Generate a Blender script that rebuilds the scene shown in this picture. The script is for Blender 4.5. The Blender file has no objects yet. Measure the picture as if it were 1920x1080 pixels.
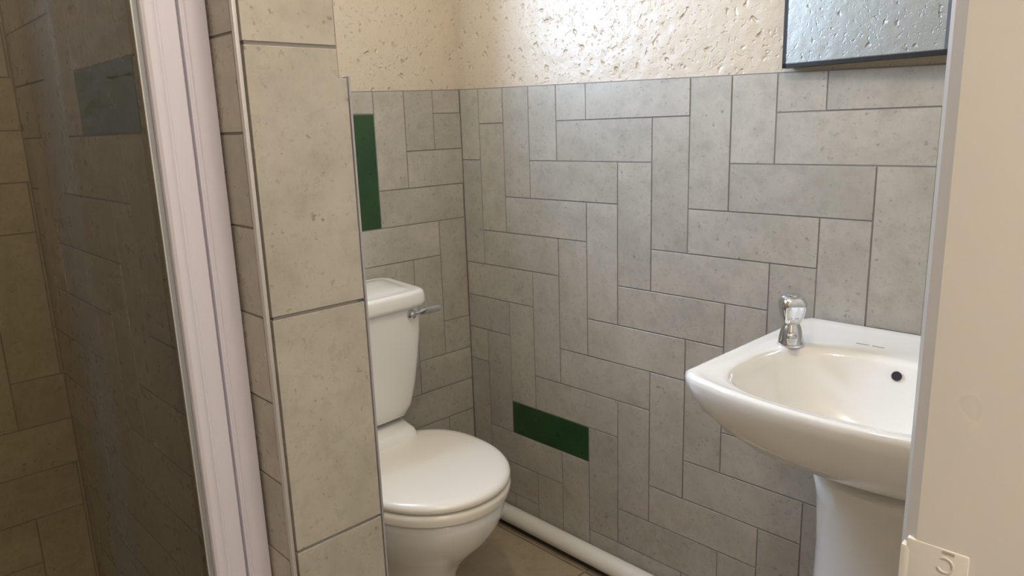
import bpy, bmesh, math, random
from mathutils import Vector, Matrix

# ------------------------------------------------------------------ units
S = 0.1            # one design unit = one tile width = 0.1 m
FZ = -13.3         # floor level in design units (world z = 0)
def P(x, y, z): return Vector((x*S, y*S, (z-FZ)*S))

sc = bpy.context.scene
COL = sc.collection

# ------------------------------------------------------------------ camera
yaw, pitch, roll = 0.808, -0.219, -0.033
cy, sy, cp, sp, cr, sr = math.cos(yaw), math.sin(yaw), math.cos(pitch), math.sin(pitch), math.cos(roll), math.sin(roll)
fwd = Vector((-sy*cp, cy*cp, sp)); rt = Vector((cy, sy, 0)); up = rt.cross(fwd)
r2 = cr*rt + sr*up; u2 = -sr*rt + cr*up
cam = bpy.data.cameras.new('camera')
cam.sensor_width = 36; cam.lens = 1365/1920*36; cam.clip_start = 0.01
co = bpy.data.objects.new('camera', cam); COL.objects.link(co)
M = Matrix((r2, u2, -fwd)).transposed().to_4x4(); M.translation = P(16.9, -14.283, -1.112)
co.matrix_world = M
sc.camera = co

# ------------------------------------------------------------------ world, lights, exposure
w = bpy.data.worlds.new('world'); sc.world = w; w.use_nodes = True
w.node_tree.nodes['Background'].inputs[0].default_value = (0.62, 0.72, 0.9, 1)
w.node_tree.nodes['Background'].inputs[1].default_value = 0.6
vs = sc.view_settings
vs.view_transform = 'Standard'; vs.look = 'None'; vs.gamma = 1; vs.use_curve_mapping = False
vs.exposure = 0.0

def light(name, kind, loc, target, power, color, size=0.1, size_y=None, spot=None, blend=0.5):
    l = bpy.data.lights.new(name, kind); l.energy = power; l.color = color
    if kind == 'AREA':
        l.shape = 'RECTANGLE'; l.size = size; l.size_y = size_y or size
    else: l.shadow_soft_size = size
    if kind == 'SPOT': l.spot_size = math.radians(spot); l.spot_blend = blend
    o = bpy.data.objects.new(name, l); COL.objects.link(o); o.location = loc
    if target is not None: o.rotation_euler = (target-loc).to_track_quat('-Z', 'Y').to_euler()
    return o
# warm ceiling lamp in the middle of the room
light('ceiling_lamp', 'POINT', P(12.2, -9.7, 8.7), None, 15, (1.0, 0.88, 0.72), 0.05)
# daylight through the high window above the toilet
light('window_daylight', 'AREA', P(-1.9, -6.45, 4.15), P(8.0, -6.45, 4.15), 33, (0.54, 0.70, 1.0), 0.46, 0.6)
# hall light outside the door
light('hall_lamp', 'POINT', P(22.5, -14.8, 5.6), None, 17, (1.0, 0.92, 0.86), 0.10)
light('jamb_fill_light', 'POINT', P(18.7, -14.8, 9.0), None, 12, (1.0, 0.96, 0.88), 0.10)  # unseen fill, added only to brighten the door lining

# ------------------------------------------------------------------ materials
def newmat(name):
    m = bpy.data.materials.new(name); m.use_nodes = True
    nt = m.node_tree; b = nt.nodes['Principled BSDF']
    return m, nt, b
def N(nt, t, **kw):
    n = nt.nodes.new(t)
    for k, v in kw.items(): setattr(n, k, v)
    return n
def simple(name, col, rough=0.5, metal=0.0, spec=0.5, coat=0.0):
    m, nt, b = newmat(name)
    b.inputs['Base Color'].default_value = (*col, 1); b.inputs['Roughness'].default_value = rough
    b.inputs['Metallic'].default_value = metal; b.inputs['Specular IOR Level'].default_value = spec
    b.inputs['Coat Weight'].default_value = coat
    # faint unevenness so that no surface is perfectly flat in tone
    g = N(nt, 'ShaderNodeNewGeometry'); no = N(nt, 'ShaderNodeTexNoise'); no.inputs['Scale'].default_value = 18
    nt.links.new(g.outputs['Position'], no.inputs['Vector'])
    mr = N(nt, 'ShaderNodeMapRange'); mr.inputs['To Min'].default_value = rough*0.85; mr.inputs['To Max'].default_value = min(1, rough*1.15)
    nt.links.new(no.outputs['Fac'], mr.inputs['Value']); nt.links.new(mr.outputs['Result'], b.inputs['Roughness'])
    return m

def tile_material(name, base, dark, light_, speck, rough=0.29):
    m, nt, b = newmat(name)
    g = N(nt, 'ShaderNodeNewGeometry'); oi = N(nt, 'ShaderNodeObjectInfo')
    mul = N(nt, 'ShaderNodeVectorMath', operation='SCALE'); mul.inputs[0].default_value = (13.1, 7.7, 9.3)
    nt.links.new(oi.outputs['Random'], mul.inputs['Scale'])
    add = N(nt, 'ShaderNodeVectorMath', operation='ADD')
    nt.links.new(g.outputs['Position'], add.inputs[0]); nt.links.new(mul.outputs[0], add.inputs[1])
    def noise(scale, detail, rough_):
        n = N(nt, 'ShaderNodeTexNoise'); n.inputs['Scale'].default_value = scale
        n.inputs['Detail'].default_value = detail; n.inputs['Roughness'].default_value = rough_
        nt.links.new(add.outputs[0], n.inputs['Vector']); return n
    def ramp(src, a, b_, lo=0.0, hi=1.0):
        r = N(nt, 'ShaderNodeMapRange'); r.inputs['From Min'].default_value = a; r.inputs['From Max'].default_value = b_
        r.inputs['To Min'].default_value = lo; r.inputs['To Max'].default_value = hi
        nt.links.new(src, r.inputs['Value']); return r.outputs['Result']
    def mix(fac, a, b_):
        x = N(nt, 'ShaderNodeMix', data_type='RGBA')
        nt.links.new(fac, x.inputs['Factor'])
        for s, v in ((x.inputs[6], a), (x.inputs[7], b_)):
            if isinstance(v, tuple): s.default_value = (*v, 1)
            else: nt.links.new(v, s)
        return x.outputs[2]
    n1 = noise(9, 5, 0.6); n2 = noise(26, 6, 0.7); n3 = noise(110, 3, 0.6); n4 = noise(60, 4, 0.7)
    c = mix(ramp(n1.outputs['Fac'], 0.35, 0.68), base, light_)
    c = mix(ramp(n2.outputs['Fac'], 0.48, 0.70, 0, 0.5), c, dark)
    # pores appear in patches
    pm = N(nt, 'ShaderNodeMath', operation='MULTIPLY')
    nt.links.new(ramp(n3.outputs['Fac'], 0.60, 0.68), pm.inputs[0]); nt.links.new(ramp(n4.outputs['Fac'], 0.46, 0.60, 0, 0.7), pm.inputs[1])
    c = mix(pm.outputs[0], c, speck)
    # each tile a shade of its own
    hv = N(nt, 'ShaderNodeHueSaturation'); nt.links.new(c, hv.inputs['Color'])
    nt.links.new(ramp(oi.outputs['Random'], 0, 1, 0.93, 1.06), hv.inputs['Value'])
    nt.links.new(hv.outputs['Color'], b.inputs['Base Color'])
    nt.links.new(ramp(n2.outputs['Fac'], 0.3, 0.7, rough*0.85, rough*1.2), b.inputs['Roughness'])
    bp = N(nt, 'ShaderNodeBump'); bp.inputs['Strength'].default_value = 0.12; bp.inputs['Distance'].default_value = 0.0006
    nt.links.new(n3.outputs['Fac'], bp.inputs['Height']); nt.links.new(bp.outputs[0], b.inputs['Normal'])
    return m

def plaster_material(name, col):
    m, nt, b = newmat(name)
    b.inputs['Base Color'].default_value = (*col, 1); b.inputs['Roughness'].default_value = 0.36
    g = N(nt, 'ShaderNodeNewGeometry')
    # warp
    wn = N(nt, 'ShaderNodeTexNoise'); wn.inputs['Scale'].default_value = 30; wn.inputs['Detail'].default_value = 2
    nt.links.new(g.outputs['Position'], wn.inputs['Vector'])
    sc_ = N(nt, 'ShaderNodeVectorMath', operation='SCALE'); sc_.inputs['Scale'].default_value = 0.018
    nt.links.new(wn.outputs['Color'], sc_.inputs[0])
    ad = N(nt, 'ShaderNodeVectorMath', operation='ADD')
    nt.links.new(g.outputs['Position'], ad.inputs[0]); nt.links.new(sc_.outputs[0], ad.inputs[1])
    # chisel-like pits: noise cut at a threshold, in two sizes
    def pit(scale, a, b_, detail):
        n = N(nt, 'ShaderNodeTexNoise'); n.inputs['Scale'].default_value = scale; n.inputs['Detail'].default_value = detail
        n.inputs['Roughness'].default_value = 0.55
        nt.links.new(ad.outputs[0], n.inputs['Vector'])
        r = N(nt, 'ShaderNodeMapRange', interpolation_type='SMOOTHSTEP'); r.inputs['From Min'].default_value = a; r.inputs['From Max'].default_value = b_
        r.inputs['To Min'].default_value = 1; r.inputs['To Max'].default_value = 0
        nt.links.new(n.outputs['Fac'], r.inputs['Value']); return r.outputs['Result']
    p1 = pit(50, 0.625, 0.82, 1.0); p2 = pit(120, 0.60, 0.80, 1)
    mc = N(nt, 'ShaderNodeMix', data_type='RGBA'); mc.inputs[6].default_value = (col[0]*0.95, col[1]*0.92, col[2]*0.86, 1); mc.inputs[7].default_value = (*col, 1)
    nt.links.new(p1, mc.inputs['Factor']); nt.links.new(mc.outputs[2], b.inputs['Base Color'])
    ww = N(nt, 'ShaderNodeTexNoise'); ww.inputs['Scale'].default_value = 26; ww.inputs['Detail'].default_value = 5
    nt.links.new(g.outputs['Position'], ww.inputs['Vector'])
    s1 = N(nt, 'ShaderNodeMath', operation='MULTIPLY_ADD'); s1.inputs[1].default_value = 0.35
    nt.links.new(p2, s1.inputs[0]); nt.links.new(p1, s1.inputs[2])
    s2 = N(nt, 'ShaderNodeMath', operation='MULTIPLY_ADD'); s2.inputs[1].default_value = 0.9
    nt.links.new(ww.outputs['Fac'], s2.inputs[0]); nt.links.new(s1.outputs[0], s2.inputs[2])
    bp = N(nt, 'ShaderNodeBump'); bp.inputs['Strength'].default_value = 0.8; bp.inputs['Distance'].default_value = 0.005
    nt.links.new(s2.outputs[0], bp.inputs['Height']); nt.links.new(bp.outputs[0], b.inputs['Normal'])
    return m

TILE = tile_material('stone_tile', (0.40, 0.375, 0.315), (0.29, 0.262, 0.208), (0.48, 0.45, 0.385), (0.17, 0.15, 0.11))
GREEN = tile_material('green_tile', (0.018, 0.058, 0.018), (0.010, 0.038, 0.012), (0.028, 0.075, 0.022), (0.04, 0.09, 0.05), 0.3)
FLOORT = tile_material('floor_tile', (0.42, 0.34, 0.23), (0.33, 0.26, 0.17), (0.48, 0.40, 0.28), (0.25, 0.2, 0.13), 0.38)
GROUT = simple('grout', (0.235, 0.215, 0.205), 0.9)
PLASTER = plaster_material('textured_plaster', (0.60, 0.515, 0.39))
WHITEP = simple('white_gloss_paint', (0.66, 0.645, 0.61), 0.3)
CERAMIC = simple('white_ceramic', (0.86, 0.84, 0.79), 0.08, coat=0.3)
SEATM = simple('seat_plastic', (0.88, 0.83, 0.73), 0.16)
PVC = simple('white_pvc', (0.86, 0.82, 0.72), 0.3)
FRAMEW = simple('white_powder_coat', (0.68, 0.66, 0.75), 0.25)
CHROME = simple('chrome', (0.72, 0.72, 0.73), 0.06, metal=1.0)
BLACK = simple('black_frame', (0.012, 0.012, 0.014), 0.35)
RUBBER = simple('grey_seal', (0.27, 0.28, 0.29), 0.3)
ALU = simple('aluminium_trim', (0.62, 0.60, 0.57), 0.35, metal=0.6)
TRIMG = simple('grey_trim', (0.33, 0.32, 0.33), 0.5)
DARK = simple('dark_hole', (0.01, 0.009, 0.008), 0.6)
GREYM = simple('grey_print', (0.42, 0.41, 0.39), 0.5)
HALLP = simple('hall_paint', (0.62, 0.56, 0.46), 0.6)
mm, nt, b = newmat('mirror_glass'); b.inputs['Metallic'].default_value = 1; b.inputs['Base Color'].default_value = (0.62, 0.70, 0.77, 1); b.inputs['Roughness'].default_value = 0.0
MIRROR = mm
mm, nt, b = newmat('shower_glass')
nt.nodes.remove(b); out = nt.nodes['Material Output']
tr = N(nt, 'ShaderNodeBsdfTransparent'); tr.inputs[0].default_value = (0.93, 0.91, 0.84, 1)
gl = N(nt, 'ShaderNodeBsdfGlossy'); gl.inputs['Roughness'].default_value = 0.02
fr = N(nt, 'ShaderNodeFresnel'); fr.inputs[0].default_value = 1.5
mx = N(nt, 'ShaderNodeMixShader'); nt.links.new(fr.outputs[0], mx.inputs[0]); nt.links.new(tr.outputs[0], mx.inputs[1]); nt.links.new(gl.outputs[0], mx.inputs[2])
nt.links.new(mx.outputs[0], out.inputs[0])
GLASS = mm

# ------------------------------------------------------------------ helpers
def link(name, me, mat, parent=None):
    if mat: me.materials.append(mat)
    o = bpy.data.objects.new(name, me); COL.objects.link(o)
    if parent: o.parent = parent
    return o
def from_bm(name, bm, mat, parent=None, smooth=False, angle=40):
    bmesh.ops.recalc_face_normals(bm, faces=bm.faces)
    me = bpy.data.meshes.new(name); bm.to_mesh(me); bm.free()
    if smooth:
        for p in me.polygons: p.use_smooth = True
        me.set_sharp_from_angle(angle=math.radians(angle))
    return link(name, me, mat, parent)
def box_bm(bm, a, b_, bev=0, seg=2):
    a, b_ = P(*a), P(*b_)
    lo = Vector([min(a[i], b_[i]) for i in range(3)]); hi = Vector([max(a[i], b_[i]) for i in range(3)])
    r = bmesh.ops.create_cube(bm, size=1)
    for v in r['verts']: v.co = Vector([(lo[i]+hi[i])/2 + v.co[i]*(hi[i]-lo[i]) for i in range(3)])
    if bev:
        es = list({e for v in r['verts'] for e in v.link_edges})
        bmesh.ops.bevel(bm, geom=es, offset=bev*S, segments=seg, profile=0.6, affect='EDGES')
def box(name, a, b_, mat, parent=None, bev=0, seg=2):
    bm = bmesh.new(); box_bm(bm, a, b_, bev, seg)
    return from_bm(name, bm, mat, parent, smooth=bev > 0)
def empty(name, label, cat, loc, group=None):
    o = bpy.data.objects.new(name, None); COL.objects.link(o); o.location = loc; o.empty_display_size = 0.05
    o['label'] = label; o['category'] = cat
    if group: o['group'] = group
    bpy.context.view_layer.update()
    return o
def tag(o, label, cat, group=None):
    o['label'] = label; o['category'] = cat
    if group: o['group'] = group
    return o
def struct(o): o['kind'] = 'structure'; return o
def childof(o, root):
    o.parent = root; o.matrix_parent_inverse = Matrix.Translation(-root.location); return o
def extrude_poly(name, pts, z0, z1, mat, parent=None, smooth=False, angle=40):
    """vertical prism of a plan polygon"""
    bm = bmesh.new()
    lo = [bm.verts.new(P(x, y, z0)) for x, y in pts]; hi = [bm.verts.new(P(x, y, z1)) for x, y in pts]
    n = len(pts)
    for i in range(n): bm.faces.new((lo[i], lo[(i+1) % n], hi[(i+1) % n], hi[i]))
    bm.faces.new(lo[::-1]); bm.faces.new(hi)
    return from_bm(name, bm, mat, parent, smooth, angle)
def rings_bm(rings, cap0=True, cap1=True):
    bm = bmesh.new(); vr = []
    for r in rings: vr.append([bm.verts.new(P(*p)) for p in r])
    n = len(vr[0])
    for a, b_ in zip(vr, vr[1:]):
        for i in range(n): bm.faces.new((a[i], a[(i+1) % n], b_[(i+1) % n], b_[i]))
    if cap0: bm.faces.new(vr[0][::-1])
    if cap1: bm.faces.new(vr[-1])
    return bm
def loft(name, rings, mat, parent=None, cap0=True, cap1=True, angle=50):
    return from_bm(name, rings_bm(rings, cap0, cap1), mat, parent, True, angle)
def lathe(name, prof, c, mat, parent=None, axis='z', n=32, lobes=0, amp=0, angle=40):
    rings = []
    for r, h in prof:
        ring = []
        for k in range(n):
            a = 2*math.pi*k/n; rr = r
            if lobes: rr = r*(1+amp*math.cos(lobes*a))
            ca, sa = rr*math.cos(a), rr*math.sin(a)
            if axis == 'z': ring.append((c[0]+ca, c[1]+sa, c[2]+h))
            elif axis == 'x': ring.append((c[0]+h, c[1]+ca, c[2]+sa))
            else: ring.append((c[0]+ca, c[1]+h, c[2]+sa))
        rings.append(ring)
    return loft(name, rings, mat, parent, angle=angle)

# ------------------------------------------------------------------ tiles
GAP = 0.015
random.seed(4)
def tile_prism(poly, org, U, V, Nn, mat, parent, thick=0.1, name='tile', gap=GAP):
    """poly (u,v) corners, inset for the joint, with a small chamfer; front face on the plane org+N*0"""
    n = len(poly)
    area = sum(poly[i][0]*poly[(i+1) % n][1]-poly[(i+1) % n][0]*poly[i][1] for i in range(n))/2
    if area < 0: poly = poly[::-1]; area = -area
    if area < 0.02: return None
    def inset(d):
        res = []
        for i in range(n):
            p0, p1, p2 = Vector(poly[i-1]), Vector(poly[i]), Vector(poly[(i+1) % n])
            e1 = (p1-p0).normalized(); e2 = (p2-p1).normalized()
            n1 = Vector((-e1.y, e1.x)); n2 = Vector((-e2.y, e2.x))
            k = 1+n1.dot(n2)
            res.append(p1+(n1+n2)*d/k)
        return res
    us = [p[0] for p in poly]; vs_ = [p[1] for p in poly]
    if min(max(us)-min(us), max(vs_)-min(vs_)) < 3*gap: return None
    a = inset(gap); c = inset(gap+0.005)
    cu, cv = sum(us)/n, sum(vs_)/n
    ctr = org+U*cu+V*cv
    bm = bmesh.new()
    rel = lambda q, d: (U*(q.x-cu)+V*(q.y-cv)+Nn*d)*S
    L0 = [bm.verts.new(rel(q, -thick)) for q in a]; L1 = [bm.verts.new(rel(q, -0.004)) for q in a]; L2 = [bm.verts.new(rel(q, 0)) for q in c]
    for A, B in ((L0, L1), (L1, L2)):
        for i in range(n): bm.faces.new((A[i], A[(i+1) % n], B[(i+1) % n], B[i]))
    bm.faces.new(L2); bm.faces.new(L0[::-1])
    bmesh.ops.recalc_face_normals(bm, faces=bm.faces)
    me = bpy.data.meshes.new(name); bm.to_mesh(me); bm.free()
    o = link(name, me, mat, parent)
    if mat is GREEN: o['label'] = 'dark green tile'
    o.location = P(ctr.x, ctr.y, ctr.z) + Nn*S*random.uniform(-0.006, 0.004)
    return o

def clip(poly, f):
    """keep the side where f(u,v)>=0"""
    out = []
    for i in range(len(poly)):
        a, b_ = poly[i], poly[(i+1) % len(poly)]; fa, fb = f(*a), f(*b_)
        if fa >= 0: out.append(a)
        if (fa >= 0) != (fb >= 0):
            t = fa/(fa-fb); out.append((a[0]+(b_[0]-a[0])*t, a[1]+(b_[1]-a[1])*t))
    return out

def herring(parent, org, U, Nn, umin, umax, vtop, vbot, u0, row, z0, shift, greens=(), skip=(), extra=()):
    """vertical herringbone: u along the wall, v height. vtop(u) is the top edge."""
    V = Vector((0, 0, 1))
    i0 = math.floor(umin-u0)-4; i1 = math.ceil(umax-u0)+1
    j0 = math.floor((z0-max(vtop(umin), vtop(umax)))/row)-4; j1 = math.ceil((z0-vbot)/row)+1
    def emit(ua, ub, va, vb, mat):
        poly = [(ua, vb), (ub, vb), (ub, va), (ua, va)]
        for f in (lambda u, v: u-umin, lambda u, v: umax-u, lambda u, v: v-vbot, lambda u, v: vtop(u)-v):
            if not poly: return
            poly = clip(poly, f)
        if len(poly) > 2:
            q = []
            for p_ in poly:
                if not q or (abs(p_[0]-q[-1][0])+abs(p_[1]-q[-1][1])) > 1e-4: q.append(p_)
            if abs(q[0][0]-q[-1][0])+abs(q[0][1]-q[-1][1]) < 1e-4: q.pop()
            if len(q) > 2: tile_prism(q, org, U, V, Nn, mat, parent)
    for j in range(j0, j1):
        for i in range(i0, i1):
            k = (i+j+shift) % 6
            if (i, j) in skip: continue
            mat = GREEN if (i, j) in greens else TILE
            if k == 0: emit(u0+i, u0+i+3, z0-j*row, z0-(j+1)*row, mat)
            elif k == 3: emit(u0+i, u0+i+1, z0-j*row, z0-(j+3)*row, mat)
    for ua, ub, va, vb in extra: emit(ua, ub, va, vb, TILE)

X, Y, Z = Vector((1, 0, 0)), Vector((0, 1, 0)), Vector((0, 0, 1))
CEIL = 10.2
# ------------------------------------------------------------------ room shell
# side wall with basin and mirror
wall_right = struct(box('wall_right', (-3.4, 0.05, FZ-1), (16.9, 1.4, CEIL), PLASTER))
gr = box('grout', (-0.02, 0.014, FZ), (15.8, 0.2, -0.02), GROUT, wall_right)
for v in gr.data.vertices:      # slanting top edge under the plaster
    if v.co.z > P(0, 0, -1).z: v.co.z = P(0, 0, -0.02-0.0226*v.co.x/S).z
U0 = 4.806
herring(wall_right, Vector((0, 0, 0)), X, -Y, 0, 15.8, lambda u: -0.03-0.0226*u, FZ, U0, 1.026, 0, 0,
        greens={(-3, 9)}, skip={(-6, 0), (-7, 1)}, extra=[(U0-4, U0-3, 1, -1.026), (0, U0-4, 1, -2.052)])

# back wall behind the toilet
WY0, WY1, WZ0, WZ1 = -8.9, -4.0, 0.9, 7.4
wall_back = struct(box('wall_back', (-2.4, -9.5, FZ-1), (-0.05, 0.05, WZ0), PLASTER))
box('wall_section', (-2.4, -9.5, WZ1), (-0.05, 0.05, CEIL), PLASTER, wall_back)
box('wall_section', (-2.4, -9.5, WZ0), (-0.05, WY0, WZ1), PLASTER, wall_back)
box('wall_section', (-2.4, WY1, WZ0), (-0.05, 0.05, WZ1), PLASTER, wall_back)
win = struct(box('window_1', (-1.75, WY0, WZ0), (-1.4, WY0+0.35, WZ1), FRAMEW))
for a, b_ in (((-1.75, WY1-0.35, WZ0), (-1.4, WY1, WZ1)), ((-1.75, WY0, WZ0), (-1.4, WY1, WZ0+0.35)), ((-1.75, WY0, WZ1-0.35), (-1.4, WY1, WZ1))):
    box('window_frame', a, b_, FRAMEW, win)
gr = box('grout', (-0.2, -9.4, FZ), (-0.014, 0.0, -0.02), GROUT, wall_back)
for v in gr.data.vertices:
    if v.co.z > P(0, 0, -1).z: v.co.z = P(0, 0, -0.02+0.024*v.co.y/S).z
herring(wall_back, Vector((0, 0, 0)), Y, X, -9.36, 0.0, lambda u: -0.03+0.024*u, FZ, -1.019, 1.026, -0.692, 0,
        greens={(-3, 0)})
# n.b. u = y: column m of the plan is i = -m-1 counted from the joint at -1.019

# partition between toilet and shower, its end face towards the room
partition = struct(box('wall_partition', (-2.0, -10.58, FZ-1), (8.9, -9.47, CEIL), PLASTER))
g1 = box('grout', (-1.99, -10.666, FZ), (8.9, -10.5, 6.5), GROUT, partition)
g2 = box('grout', (8.8, -10.60, FZ), (8.984, -9.40, 6.5), GROUT, partition)
for v in g2.data.vertices:
    if v.co.z > P(0, 0, 0).z and v.co.y > -0.95: v.co.y = -0.949
g3 = box('grout', (0.0, -9.5, FZ), (8.95, -9.374, -0.5), GROUT, partition)
herring(partition, Vector((0, -10.68, 0)), X, -Y, -2.0, 8.15, lambda u: 6.5, FZ, 2.6-1e-4, 1.065, 0.02, 0,
        greens={(0, 0)})
for j in range(-6, 13):     # cut pieces along the outer edge
    za, zb = 0.0-(j-0)*1.065-0.03, 0.0-(j+1)*1.065-0.03
    if j < 0: za, zb = (za, zb-1.065) if j % 2 == 0 else (None, None)
    if za is not None: tile_prism([(8.15, max(zb, FZ)), (8.90, max(zb, FZ)), (8.90, za), (8.15, za)], Vector((0, -10.68, 0)), X, Z, -Y, TILE, partition)
herring(partition, Vector((0, -9.36, 0)), X, Y, 0.0, 8.90, lambda u: -0.45, FZ, 1.2, 1.026, -0.45, 2)
# end face tiles
org = Vector((9.0, 0, 0)); yl, yr, yn = -10.64, -9.345, -9.455
rows = [6.1, 3.0, -0.14, -3.23, -6.27, -9.33, -12.39, FZ]
for a, b_ in zip(rows, rows[1:]):
    if a > 0 or b_ > 0: poly = [(yl, b_), (yn, b_), (yn, a), (yl, a)]
    elif a == -0.14: poly = [(yl, b_), (yr, b_), (yr, -0.47), (yn, -0.47), (yn, a), (yl, a)]
    else: poly = [(yl, b_), (yr, b_), (yr, a), (yl, a)]
    tile_prism(poly, org, Y, Z, X, TILE, partition, gap=0.022)
box('corner_trim', (8.93, -10.70, FZ), (9.005, -10.650, 6.5), ALU, partition, bev=0.015)
box('edge_trim', (8.86, -9.345, FZ), (9.0, -9.315, -0.46), TRIMG, partition, bev=0.008)

# shower back wall and its far side wall
wsb = struct(box('wall_shower_back', (-3.4, -21.0, FZ-1), (-2.05, -10.4, CEIL), PLASTER))
box('grout', (-2.2, -20.9, FZ), (-2.014, -10.6, 6.5), GROUT, wsb)
herring(wsb, Vector((-2.0, 0, 0)), Y, X, -20.9, -10.69, lambda u: 6.5, FZ, -11.75, 1.10, 0.23, 0)
# outer wall
wf = struct(box('wall_left', (-3.4, -22.2, FZ-1), (15.95, -21.0, CEIL), PLASTER))
# doorway wall on the right: the lining we look past
wd = struct(box('wall_door', (15.95, -10.5, FZ-1), (17.6, 0.05, CEIL), PLASTER))
box('wall_section', (15.95, -22.2, FZ-1), (17.6, -18.6, CEIL), PLASTER, wd)
box('wall_section', (15.95, -18.6, 7.2), (17.6, -10.5, CEIL), PLASTER, wd)
# door lining: rounded inner arris, flat face, shallow rebate
jpts = [(15.88, -10.4), (15.88, -10.72), (15.90, -10.80), (15.935, -10.87), (15.99, -10.905), (16.20, -10.90), (16.5, -10.875),
        (17.65, -10.84), (17.65, -10.4)]
dj = struct(extrude_poly('door_1', jpts, FZ, 7.2, WHITEP, smooth=True, angle=25))
jm = [(x, -29.5-y) for x, y in jpts][::-1]
extrude_poly('door_lining', [(x, y+0.3) for x, y in jm], FZ, 7.2, WHITEP, dj, True, 25)
box('door_head', (15.9, -18.7, 6.9), (17.6, -10.8, 7.2), WHITEP, dj)

floor = struct(box('floor', (-3.4, -22.2, FZ-1.0), (28, 1.4, FZ-0.09), GROUT))
TW = 6.0
for ii in range(-1, 3):
    for jj in range(0, 4):
        x0 = 5.05+ii*TW-TW+0.0; x1 = x0+TW; y1 = -0.52-jj*TW; y0 = y1-TW
        x0c = max(x0, -2.0); x1c = min(x1, 17.0); y0c = max(y0, -21)
        if x1c-x0c < 0.2 or y1-y0c < .2: continue
        tile_prism([(x0c, y0c), (x1c, y0c), (x1c, y1), (x0c, y1)], Vector((0, 0, FZ)), X, Y, Z, FLOORT, floor, thick=0.09, gap=0.02)
for x0, x1 in ((0, 5.05), (5.05, 11.05), (11.05, 15.9)):
    tile_prism([(x0, -0.50), (x1, -0.50), (x1, -0.30), (x0, -0.30)], Vector((0, 0, FZ)), X, Y, Z, FLOORT, floor, thick=0.09, gap=0.012)
hf = box('hall_floor', (17.0, -26, FZ-0.09), (28, -1, FZ), FLOORT, floor)
ceiling = struct(box('ceiling', (-3.4, -22.2, CEIL), (28, 1.4, CEIL+1), simple('ceiling_paint', (0.74, 0.70, 0.62), 0.7)))
wh = struct(box('wall_hall', (27, -22.2, FZ-1), (28, 1.4, CEIL), HALLP))
box('wall_section', (17.6, -22.2, FZ-1), (28, -21.2, CEIL), HALLP, wh)
box('wall_section', (17.6, -1.4, FZ-1), (28, -0.4, CEIL), HALLP, wh)

# strike plate on the door lining
root = empty('strike_plate', 'white painted latch plate on the door frame at the lower right edge', 'latch plate', P(15.95, -10.9, -3.9))
def rel(o): return childof(o, root)
rel(box('plate', (15.95, -10.910, -4.9), (16.205, -10.87, -3.02), WHITEP, None, bev=0.012))
rel(box('lip', (15.925, -10.912, -4.9), (15.98, -10.76, -3.06), WHITEP, None, bev=0.02))
bm = bmesh.new()
R = 0.036
pts = [(-0.02+R*0.9*math.cos(a), R*math.sin(a)) for a in [math.radians(t) for t in range(120, -151, -18)]]
prev = None
for i, (a, c_) in enumerate(pts):
    ring = []
    for k in range(8):
        t = 2*math.pi*k/8; d = 0.006*math.cos(t); h = 0.005*math.sin(t)
        L = math.hypot(a+0.02, c_) or 1
        ring.append(bm.verts.new(P(16.135+a+(a+0.02)/L*d, -10.910-h, -3.095+c_+c_/L*d)))
    if prev:
        for k in range(8): bm.faces.new((prev[k], prev[(k+1) % 8], ring[(k+1) % 8], ring[k]))
    else: bm.faces.new(ring)
    prev = ring
bm.faces.new(prev)
rel(from_bm('raised_curl', bm, WHITEP, None, True))
rel(box('slot', (16.10, -10.913, -3.035), (16.15, -10.909, -3.025), GREYM, None))

# ------------------------------------------------------------------ skirting pipe
def pipe(name, y, z, r, x0, x1, mat):
    return lathe(name, [(r*0.96, x0), (r, x0+0.02), (r, x1-0.02), (r*0.96, x1)], (0, y, z), mat, axis='x', n=32)
pp = pipe('waste_pipe', -0.30, FZ+0.44, 0.262, 0.02, 15.7, PVC)
tag(pp, 'thick white plastic pipe running along the floor against the tiled wall', 'pipe')

# ------------------------------------------------------------------ shower enclosure
root = empty('shower_enclosure', 'white framed shower screen with a clear glass pane at the left', 'shower screen', P(8.2, -11.1, FZ))
def rel(o): return childof(o, root)
# wall channel, fixed to the partition
ch = [(7.95, -10.69), (8.30, -10.69), (8.355, -10.71), (8.372, -10.76), (8.372, -10.86), (8.355, -10.93), (8.335, -10.945), (8.335, -10.962),
      (8.345, -10.97), (8.345, -10.995), (8.32, -11.005), (7.95, -11.005)]
rel(extrude_poly('wall_channel', ch, FZ+1.2, 6.0, FRAMEW, None, True, 30))
st = [(8.0, -11.03), (8.345, -11.03), (8.362, -11.045), (8.362, -11.225), (8.352, -11.24), (8.352, -11.255), (8.372, -11.275), (8.385, -11.32),
      (8.378, -11.37), (8.35, -11.40), (8.30, -11.41), (8.0, -11.41)]
rel(extrude_poly('door_stile', st, FZ+1.3, 5.9, FRAMEW, None, True, 30))
rel(box('glass_seal', (8.20, -11.475, FZ+1.4), (8.30, -11.41, 5.8), RUBBER, None, bev=0.015))
rel(box('seal_edge', (8.285, -11.482, FZ+1.4), (8.31, -11.468, 5.8), ALU, None))
rel(box('glass_panel', (8.22, -19.5, FZ+1.4), (8.27, -11.44, 5.8), GLASS, None))
rel(box('top_rail', (8.0, -20.9, 5.8), (8.37, -10.70, 6.3), FRAMEW, None, bev=0.05))
rel(box('bottom_rail', (8.0, -20.9, FZ+0.95), (8.37, -10.70, FZ+1.4), FRAMEW, None, bev=0.05))
rel(box('far_stile', (8.0, -20.9, FZ+1.3), (8.37, -19.4, 5.9), FRAMEW, None, bev=0.05))
tray = box('shower_tray', (-1.98, -20.98, FZ), (8.45, -10.70, FZ+0.95), CERAMIC, None, bev=0.12)
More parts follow.
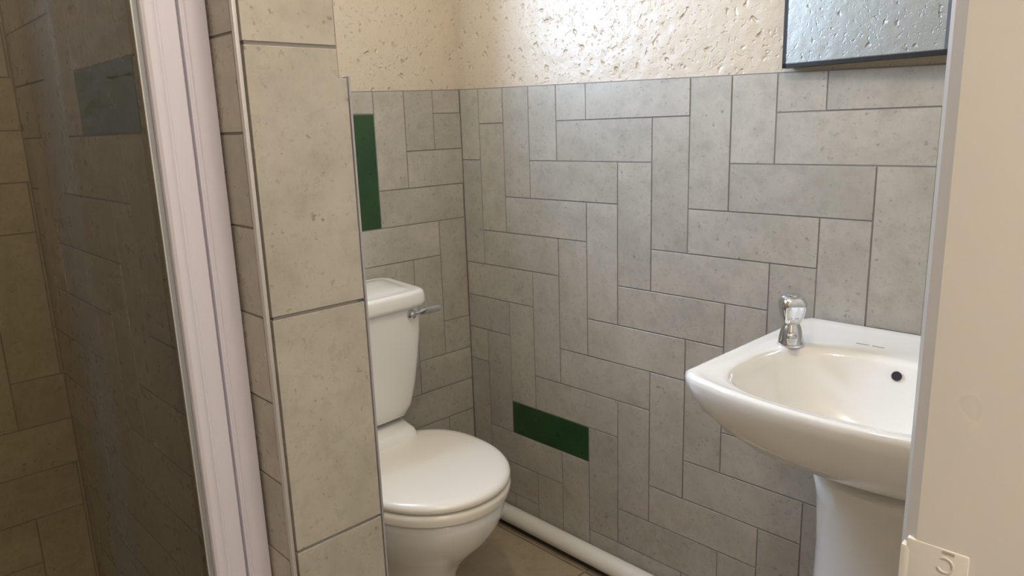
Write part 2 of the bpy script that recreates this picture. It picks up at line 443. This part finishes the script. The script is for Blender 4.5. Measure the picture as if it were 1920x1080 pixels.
tag(tray, 'white shower tray on the floor behind the glass', 'shower tray')

# ------------------------------------------------------------------ toilet
TY = -4.75
root = empty('toilet', 'white close-coupled toilet with closed lid beside the tiled partition', 'toilet', P(3, TY, FZ))
def rel(o): return childof(o, root)
def egg(xb, xf, hw, z, n=64, eb=2.6, ef=2.1, xm=None, tilt=0):
    """plan outline: back xb, front xf, half width hw, widest at xm"""
    if xm is None: xm = xb+(xf-xb)*0.45
    ring = []
    for k in range(n):
        a = 2*math.pi*k/n; c, s = math.cos(a), math.sin(a)
        e = ef if c >= 0 else eb
        A = (xf-xm) if c >= 0 else (xm-xb)
        rx = A*math.copysign(abs(c)**(2/e), c); ry = hw*math.copysign(abs(s)**(2/e), s)
        x = xm+rx
        ring.append((x, TY+ry, z+tilt*(x-xb)))
    return ring
# bowl and foot
pan = [(-9.48, 1.2, 5.62, 1.70), (-9.56, 1.15, 5.78, 1.80), (-9.75, 1.1, 5.78, 1.80), (-10.1, 1.1, 5.66, 1.74), (-10.5, 1.1, 5.40, 1.60),
       (-10.9, 1.1, 5.02, 1.42), (-11.3, 1.1, 4.62, 1.20), (-11.7, 1.1, 4.36, 1.02), (-12.1, 1.0, 4.26, 0.93), (-12.6, 0.9, 4.32, 0.95),
       (-13.0, 0.8, 4.48, 1.03), (-13.2, 0.75, 4.55, 1.08), (-13.3, 0.75, 4.55, 1.08)]
rel(loft('pan', [egg(xb, xf, hw, z) for z, xb, xf, hw in pan], CERAMIC, angle=80))
# shelf the cistern stands on
def rrect(x0, x1, hw0, hw1, z, r=0.25, n=8, bow=0.0, zf=0.0):
    """rounded plan rectangle, half width hw0 at the back and hw1 at the front"""
    pts = []
    corners = [(x1-r, hw1-r, 0), (x0+r, hw0-r, 90), (x0+r, -(hw0-r), 180), (x1-r, -(hw1-r), 270)]
    for cx, cyy, a0 in corners:
        for k in range(n+1):
            a = math.radians(a0+90*k/n); pts.append((cx+r*math.cos(a), cyy+r*math.sin(a)))
    # front bow needs points along the front edge
    out = []
    for i, (x, y) in enumerate(pts):
        out.append((x, y))
        if i == len(pts)-1:
            x2, y2 = pts[0]
            for k in range(1, 8): out.append((x+(x2-x)*k/8, y+(y2-y)*k/8))
    hw = max(hw0, hw1)
    return [(x+bow*(1-(y/hw)**2)*max(0, (x-x0)/(x1-x0)), TY+y, z+zf*(x-x0)/(x1-x0)) for x, y in out]
rel(loft('shelf', [rrect(0.25, 2.6, 1.25, 1.0, -10.6, 0.3), rrect(0.2, 2.5, 1.25, 1.0, -9.6, 0.3), rrect(0.2, 2.35, 1.22, 0.98, -8.85, 0.3, zf=-0.1),
                   rrect(0.24, 2.25, 1.16, 0.92, -8.66, 0.28, zf=-0.1), rrect(0.35, 2.15, 1.05, 0.82, -8.60, 0.25, zf=-0.1)], CERAMIC, angle=80))
# seat ring and closed lid
def seatloft(name, spec, mat):
    return rel(loft(name, [egg(xb, xf, hw, z, tilt=t, eb=2.5, ef=2.05) for z, xb, xf, hw, t in spec], mat, angle=60))
seatloft('seat', [(-9.47, 1.75, 5.72, 1.80, 0), (-9.45, 1.65, 5.86, 1.90, 0), (-9.30, 1.62, 5.90, 1.93, 0), (-9.22, 1.64, 5.88, 1.91, 0), (-9.19, 1.75, 5.80, 1.84, 0)], SEATM)
seatloft('seat_lid', [(-9.19, 1.75, 5.66, 1.76, 0), (-9.14, 1.75, 5.72, 1.80, 0), (-9.135, 1.65, 5.87, 1.905, 0), (-9.08, 1.62, 5.90, 1.93, 0), (-9.01, 1.64, 5.88, 1.92, 0),
                      (-8.955, 1.72, 5.80, 1.85, 0), (-8.93, 1.9, 5.62, 1.70, 0), (-8.92, 2.4, 4.9, 1.2, 0), (-8.915, 3.1, 3.9, 0.4, 0)], SEATM)
for s in (-1, 1):
    rel(box('hinge', (1.45, TY+s*0.75-0.16, -9.3), (1.85, TY+s*0.75+0.16, -8.98), SEATM, None, bev=0.06))
# cistern: tapering body, bowed front
body = []
for z, hb, hf, x1, bw in ((-8.58, 1.05, 0.92, 1.55, 0.10), (-8.50, 1.22, 1.08, 1.70, 0.12), (-8.2, 1.34, 1.20, 1.80, 0.14), (-7.6, 1.44, 1.31, 1.88, 0.16),
                          (-6.9, 1.52, 1.39, 1.95, 0.17), (-6.2, 1.58, 1.45, 2.00, 0.18), (-5.6, 1.60, 1.47, 2.02, 0.18), (-5.42, 1.60, 1.47, 2.02, 0.18)):
    body.append(rrect(0.1, x1, hb, hf, z, 0.3, bow=bw))
rel(loft('cistern', body, CERAMIC, angle=60))
lid = []
for z, o_, in ((-5.50, -0.02), (-5.47, 0.05), (-5.38, 0.07), (-5.18, 0.05), (-5.12, 0.03), (-5.085, -0.02), (-5.075, -0.10), (-5.09, -0.20), (-5.06, -0.34), (-5.02, -0.55), (-5.0, -0.85)):
    lid.append(rrect(0.06-min(o_, 0)*1.0, 2.10+o_, 1.64+o_, 1.52+o_, z, 0.32 if o_ > -0.3 else 0.2, bow=0.18, zf=-0.03))
rel(loft('cistern_lid', lid, CERAMIC, angle=60))
# flush lever
lev = rel(lathe('flush_lever', [(0.125, 0.0), (0.135, 0.05), (0.13, 0.12), (0.09, 0.19), (0.05, 0.21)], (2.07, TY+0.99, -5.70), CHROME, axis='x', n=10, angle=20))
bm = bmesh.new(); prevr = None
for i, (d, hw_, th, off) in enumerate(((0.05, 0.035, 0.03, 0.0), (0.2, 0.035, 0.03, 0.0), (0.28, 0.075, 0.028, 0.02), (0.55, 0.09, 0.02, 0.03), (0.80, 0.085, 0.018, 0.06), (0.88, 0.04, 0.014, 0.08))):
    c = (2.2+off, TY+0.99+d, -5.70+0.03*d)
    ring = [bm.verts.new(P(c[0]+sx*th, c[1], c[2]+sz*hw_)) for sx, sz in ((1, .7), (.6, 1), (-.6, 1), (-1, .7), (-1, -.7), (-.6, -1), (.6, -1), (1, -.7))]
    if prevr:
        for k in range(8): bm.faces.new((prevr[k], prevr[(k+1) % 8], ring[(k+1) % 8], ring[k]))
    else: bm.faces.new(ring)
    prevr = ring
bm.faces.new(prevr)
from_bm('lever_handle', bm, CHROME, lev, True, 50)

# ------------------------------------------------------------------ basin
BX = 13.0; BH = 2.36; BT = -5.1
root = empty('wash_basin', 'white ceramic pedestal wash basin under the black framed mirror', 'basin', P(BX, -1.6, FZ))
def rel(o): return childof(o, root)
NB = 96
def basin_ring(hw, yb, yf, bow, r, z, zs=0.0):
    """plan ring sampled by angle: straight back and sides, bowed front"""
    cx, cyy = BX, -2.6
    def inside(x, y):
        dx = abs(x-cx)
        if dx > hw: return False
        yfx = yf-bow*(1-(dx/hw)**2)
        if y > yb or y < yfx: return False
        # rounded corners
        for yc, sgn in ((yb, 1), (yf, -1)):
            qx = dx-(hw-r); qy = sgn*(y-yc)+r
            if qx > 0 and qy > 0 and qx*qx+qy*qy > r*r: return False
        return True
    ring = []
    for k in range(NB):
        a = 2*math.pi*k/NB
        lo, hi = 0.0, 6.0
        for _ in range(26):
            m = (lo+hi)/2
            if inside(cx+m*math.cos(a), cyy+m*math.sin(a)): lo = m
            else: hi = m
        x, y = cx+lo*math.cos(a), cyy+lo*math.sin(a)
        ring.append((x, y, z+zs*(y-yb)))
    return ring
def sup(hx, y0, y1, z, e=3.2, cx=BX):
    """superellipse ring sampled by plan angle about the same centre"""
    cyy = (y0+y1)/2; hy = abs(y1-y0)/2; ring = []
    for k in range(NB):
        a = 2*math.pi*k/NB; c, s = math.cos(a), math.sin(a)
        # intersection of the ray from (BX,-2.6)
        lo, hi = 0.0, 6.0
        for _ in range(26):
            m = (lo+hi)/2; x, y = BX+m*c-cx, -2.6+m*s-cyy
            if abs(x/hx)**e+abs(y/hy)**e < 1: lo = m
            else: hi = m
        ring.append((BX+lo*c, -2.6+lo*s, z))
    return ring
rings = []
# underside from the pedestal up to the lip
rings.append(sup(0.75, -0.9, -2.62, -7.40, 2.4))
rings.append(sup(0.85, -0.5, -2.62, -7.00, 2.4))
rings.append(sup(1.25, -0.3, -3.2, -6.85, 2.4))
rings.append(basin_ring(1.62, -0.10, -3.35, 0.30, 0.9, -6.62))
rings.append(basin_ring(1.98, -0.06, -3.85, 0.42, 0.8, -6.30))
rings.append(basin_ring(2.20, -0.04, -4.2, 0.46, 0.55, -5.98))
rings.append(basin_ring(2.31, -0.03, -4.43, 0.47, 0.35, -5.66))
rings.append(basin_ring(2.36, -0.03, -4.55, 0.46, 0.22, -5.38))
rings.append(basin_ring(2.38, -0.03, -4.58, 0.46, 0.18, -5.22))
rings.append(basin_ring(2.365, -0.03, -4.57, 0.46, 0.17, -5.14))
rings.append(basin_ring(2.33, -0.05, -4.54, 0.46, 0.16, -5.105))
rings.append(basin_ring(2.27, -0.10, -4.49, 0.46, 0.16, -5.10))
rings.append(basin_ring(2.19, -0.30, -4.42, 0.45, 0.25, -5.125))
def blend(a, b_, t, z): return [(p[0]+(q[0]-p[0])*t, p[1]+(q[1]-p[1])*t, z) for p, q in zip(a, b_)]
opening = sup(1.93, -1.62, -4.70, -5.17, 3.0)
outer = basin_ring(2.12, -0.40, -4.38, 0.45, 0.25, -5.14)
rings.append(blend(outer, opening, 0.0, -5.14)); rings.append(blend(outer, opening, 0.6, -5.145)); rings.append(blend(outer, opening, 0.9, -5.155))
rings.append(opening)
rings.append(sup(1.87, -1.68, -4.63, -5.24, 3.0)); rings.append(sup(1.80, -1.75, -4.54, -5.38, 2.9)); rings.append(sup(1.70, -1.88, -4.42, -5.62, 2.8))
rings.append(sup(1.56, -2.02, -4.24, -5.90, 2.6)); rings.append(sup(1.34, -2.18, -3.98, -6.15, 2.4)); rings.append(sup(1.0, -2.32, -3.62, -6.30, 2.2))
rings.append(sup(0.5, -2.42, -3.15, -6.36, 2.0)); rings.append(sup(0.2, -2.45, -2.85, -6.40, 2.0))
rel(loft('bowl', rings, CERAMIC, angle=80))
rel(lathe('drain', [(0.21, -0.02), (0.21, 0.02), (0.15, 0.03), (0.1, 0.0)], (BX, -2.65, -6.38), CHROME, n=24))
# raised shelf upstand along the wall
# overflow on the back slope
ov = lathe('overflow_hole', [(0.078, -0.02), (0.078, 0.012)], (0, 0, 0), DARK, n=24)
ov.data.transform(Matrix.Translation(-P(0, 0, 0)))
ov.data.transform(Matrix.Rotation(math.radians(63), 4, 'X'))
ov.data.transform(Matrix.Translation(P(BX, -1.775, -5.38)))
rel(ov)
for x0, x1 in ((12.08, 12.30), (12.36, 12.56)):
    rel(box('mark', (x0, -1.13, BT-0.05), (x1, -1.115, BT-0.031), GREYM, None))
# pedestal
def ped(hx, y0, y1, z): 
    ring = []
    for k in range(48):
        a = 2*math.pi*k/48; c, s = math.cos(a), math.sin(a)
        cyy = -0.9
        y = cyy + (abs(y1-cyy) if s < 0 else abs(y0-cyy))*math.copysign(abs(s)**(0.9), s)
        ring.append((BX+hx*math.copysign(abs(c)**0.85, c), y, z))
    return ring
rel(loft('pedestal', [ped(1.54, -0.72, -2.55, FZ), ped(1.54, -0.72, -2.55, FZ+0.2), ped(1.46, -0.72, -2.4, FZ+0.9), ped(1.39, -0.72, -2.25, -10.5), ped(1.37, -0.72, -2.2, -9.0),
                      ped(1.38, -0.72, -2.45, -7.9), ped(1.42, -0.72, -2.85, -7.20), ped(1.38, -0.73, -2.8, -7.13), ped(1.1, -0.75, -2.3, -7.13)], CERAMIC, angle=60))

# tap: stands on the basin shelf
tx, ty, tz = 11.22, -1.90, BT-0.05
root = empty('basin_tap', 'small chrome pillar tap at the left back corner of the basin', 'tap', P(tx, ty, tz))
def rel(o): return childof(o, root)
rel(lathe('tap_body', [(0.235, 0), (0.238, 0.03), (0.225, 0.06), (0.215, 0.12), (0.185, 0.26), (0.155, 0.36), (0.13, 0.40), (0.13, 0.43)], (tx, ty, tz), CHROME, n=40, angle=50))
hd = rel(lathe('tap_handle', [(0.12, 0.40), (0.15, 0.42), (0.19, 0.52), (0.228, 0.68), (0.24, 0.79), (0.20, 0.87), (0.15, 0.905), (0.12, 0.91)], (tx, ty, tz), CHROME, n=48, lobes=4, amp=0.10, angle=60))
lathe('handle_cap', [(0.105, 0.89), (0.105, 0.925), (0.09, 0.935)], (tx, ty, tz), CHROME, hd, n=24)
sp_ = box('spout', (-0.085, -0.42, 0.10), (0.085, 0, 0.26), CHROME, None, bev=0.035)
sp_.data.transform(Matrix.Translation(-P(0, 0, 0)))
sp_.data.transform(Matrix.Rotation(math.radians(28), 4, 'Z')); sp_.data.transform(Matrix.Translation(P(tx, ty, tz)))
rel(sp_)

# ------------------------------------------------------------------ mirror
root = empty('wall_mirror', 'black framed mirror hanging on the textured plaster above the basin', 'mirror', P(12, 0, -0.2))
def rel(o): return childof(o, root)
x0, x1, z0, z1 = 10.0, 14.4, -0.19, 5.6
fwd_ = -0.22
MT = math.radians(-4.0)     # hangs a little off the wall at its far side
def hang(o):
    o.data.transform(Matrix.Translation(P(x0, 0, 0)) @ Matrix.Rotation(MT, 4, 'Z') @ Matrix.Translation(-P(x0, 0, 0)))
    return rel(o)
hang(box('mirror_frame', (x0, fwd_, z0), (x0+0.085, 0.0, z1), BLACK, None))
hang(box('mirror_frame', (x1-0.085, fwd_, z0), (x1, 0.0, z1), BLACK, None))
hang(box('mirror_frame', (x0, fwd_, z0), (x1, 0.0, z0+0.085), BLACK, None))
hang(box('mirror_frame', (x0, fwd_, z1-0.085), (x1, 0.0, z1), BLACK, None))
hang(box('mirror_glass', (x0+0.07, fwd_+0.0, z0+0.07), (x1-0.07, 0.0, z1-0.07), MIRROR, None))
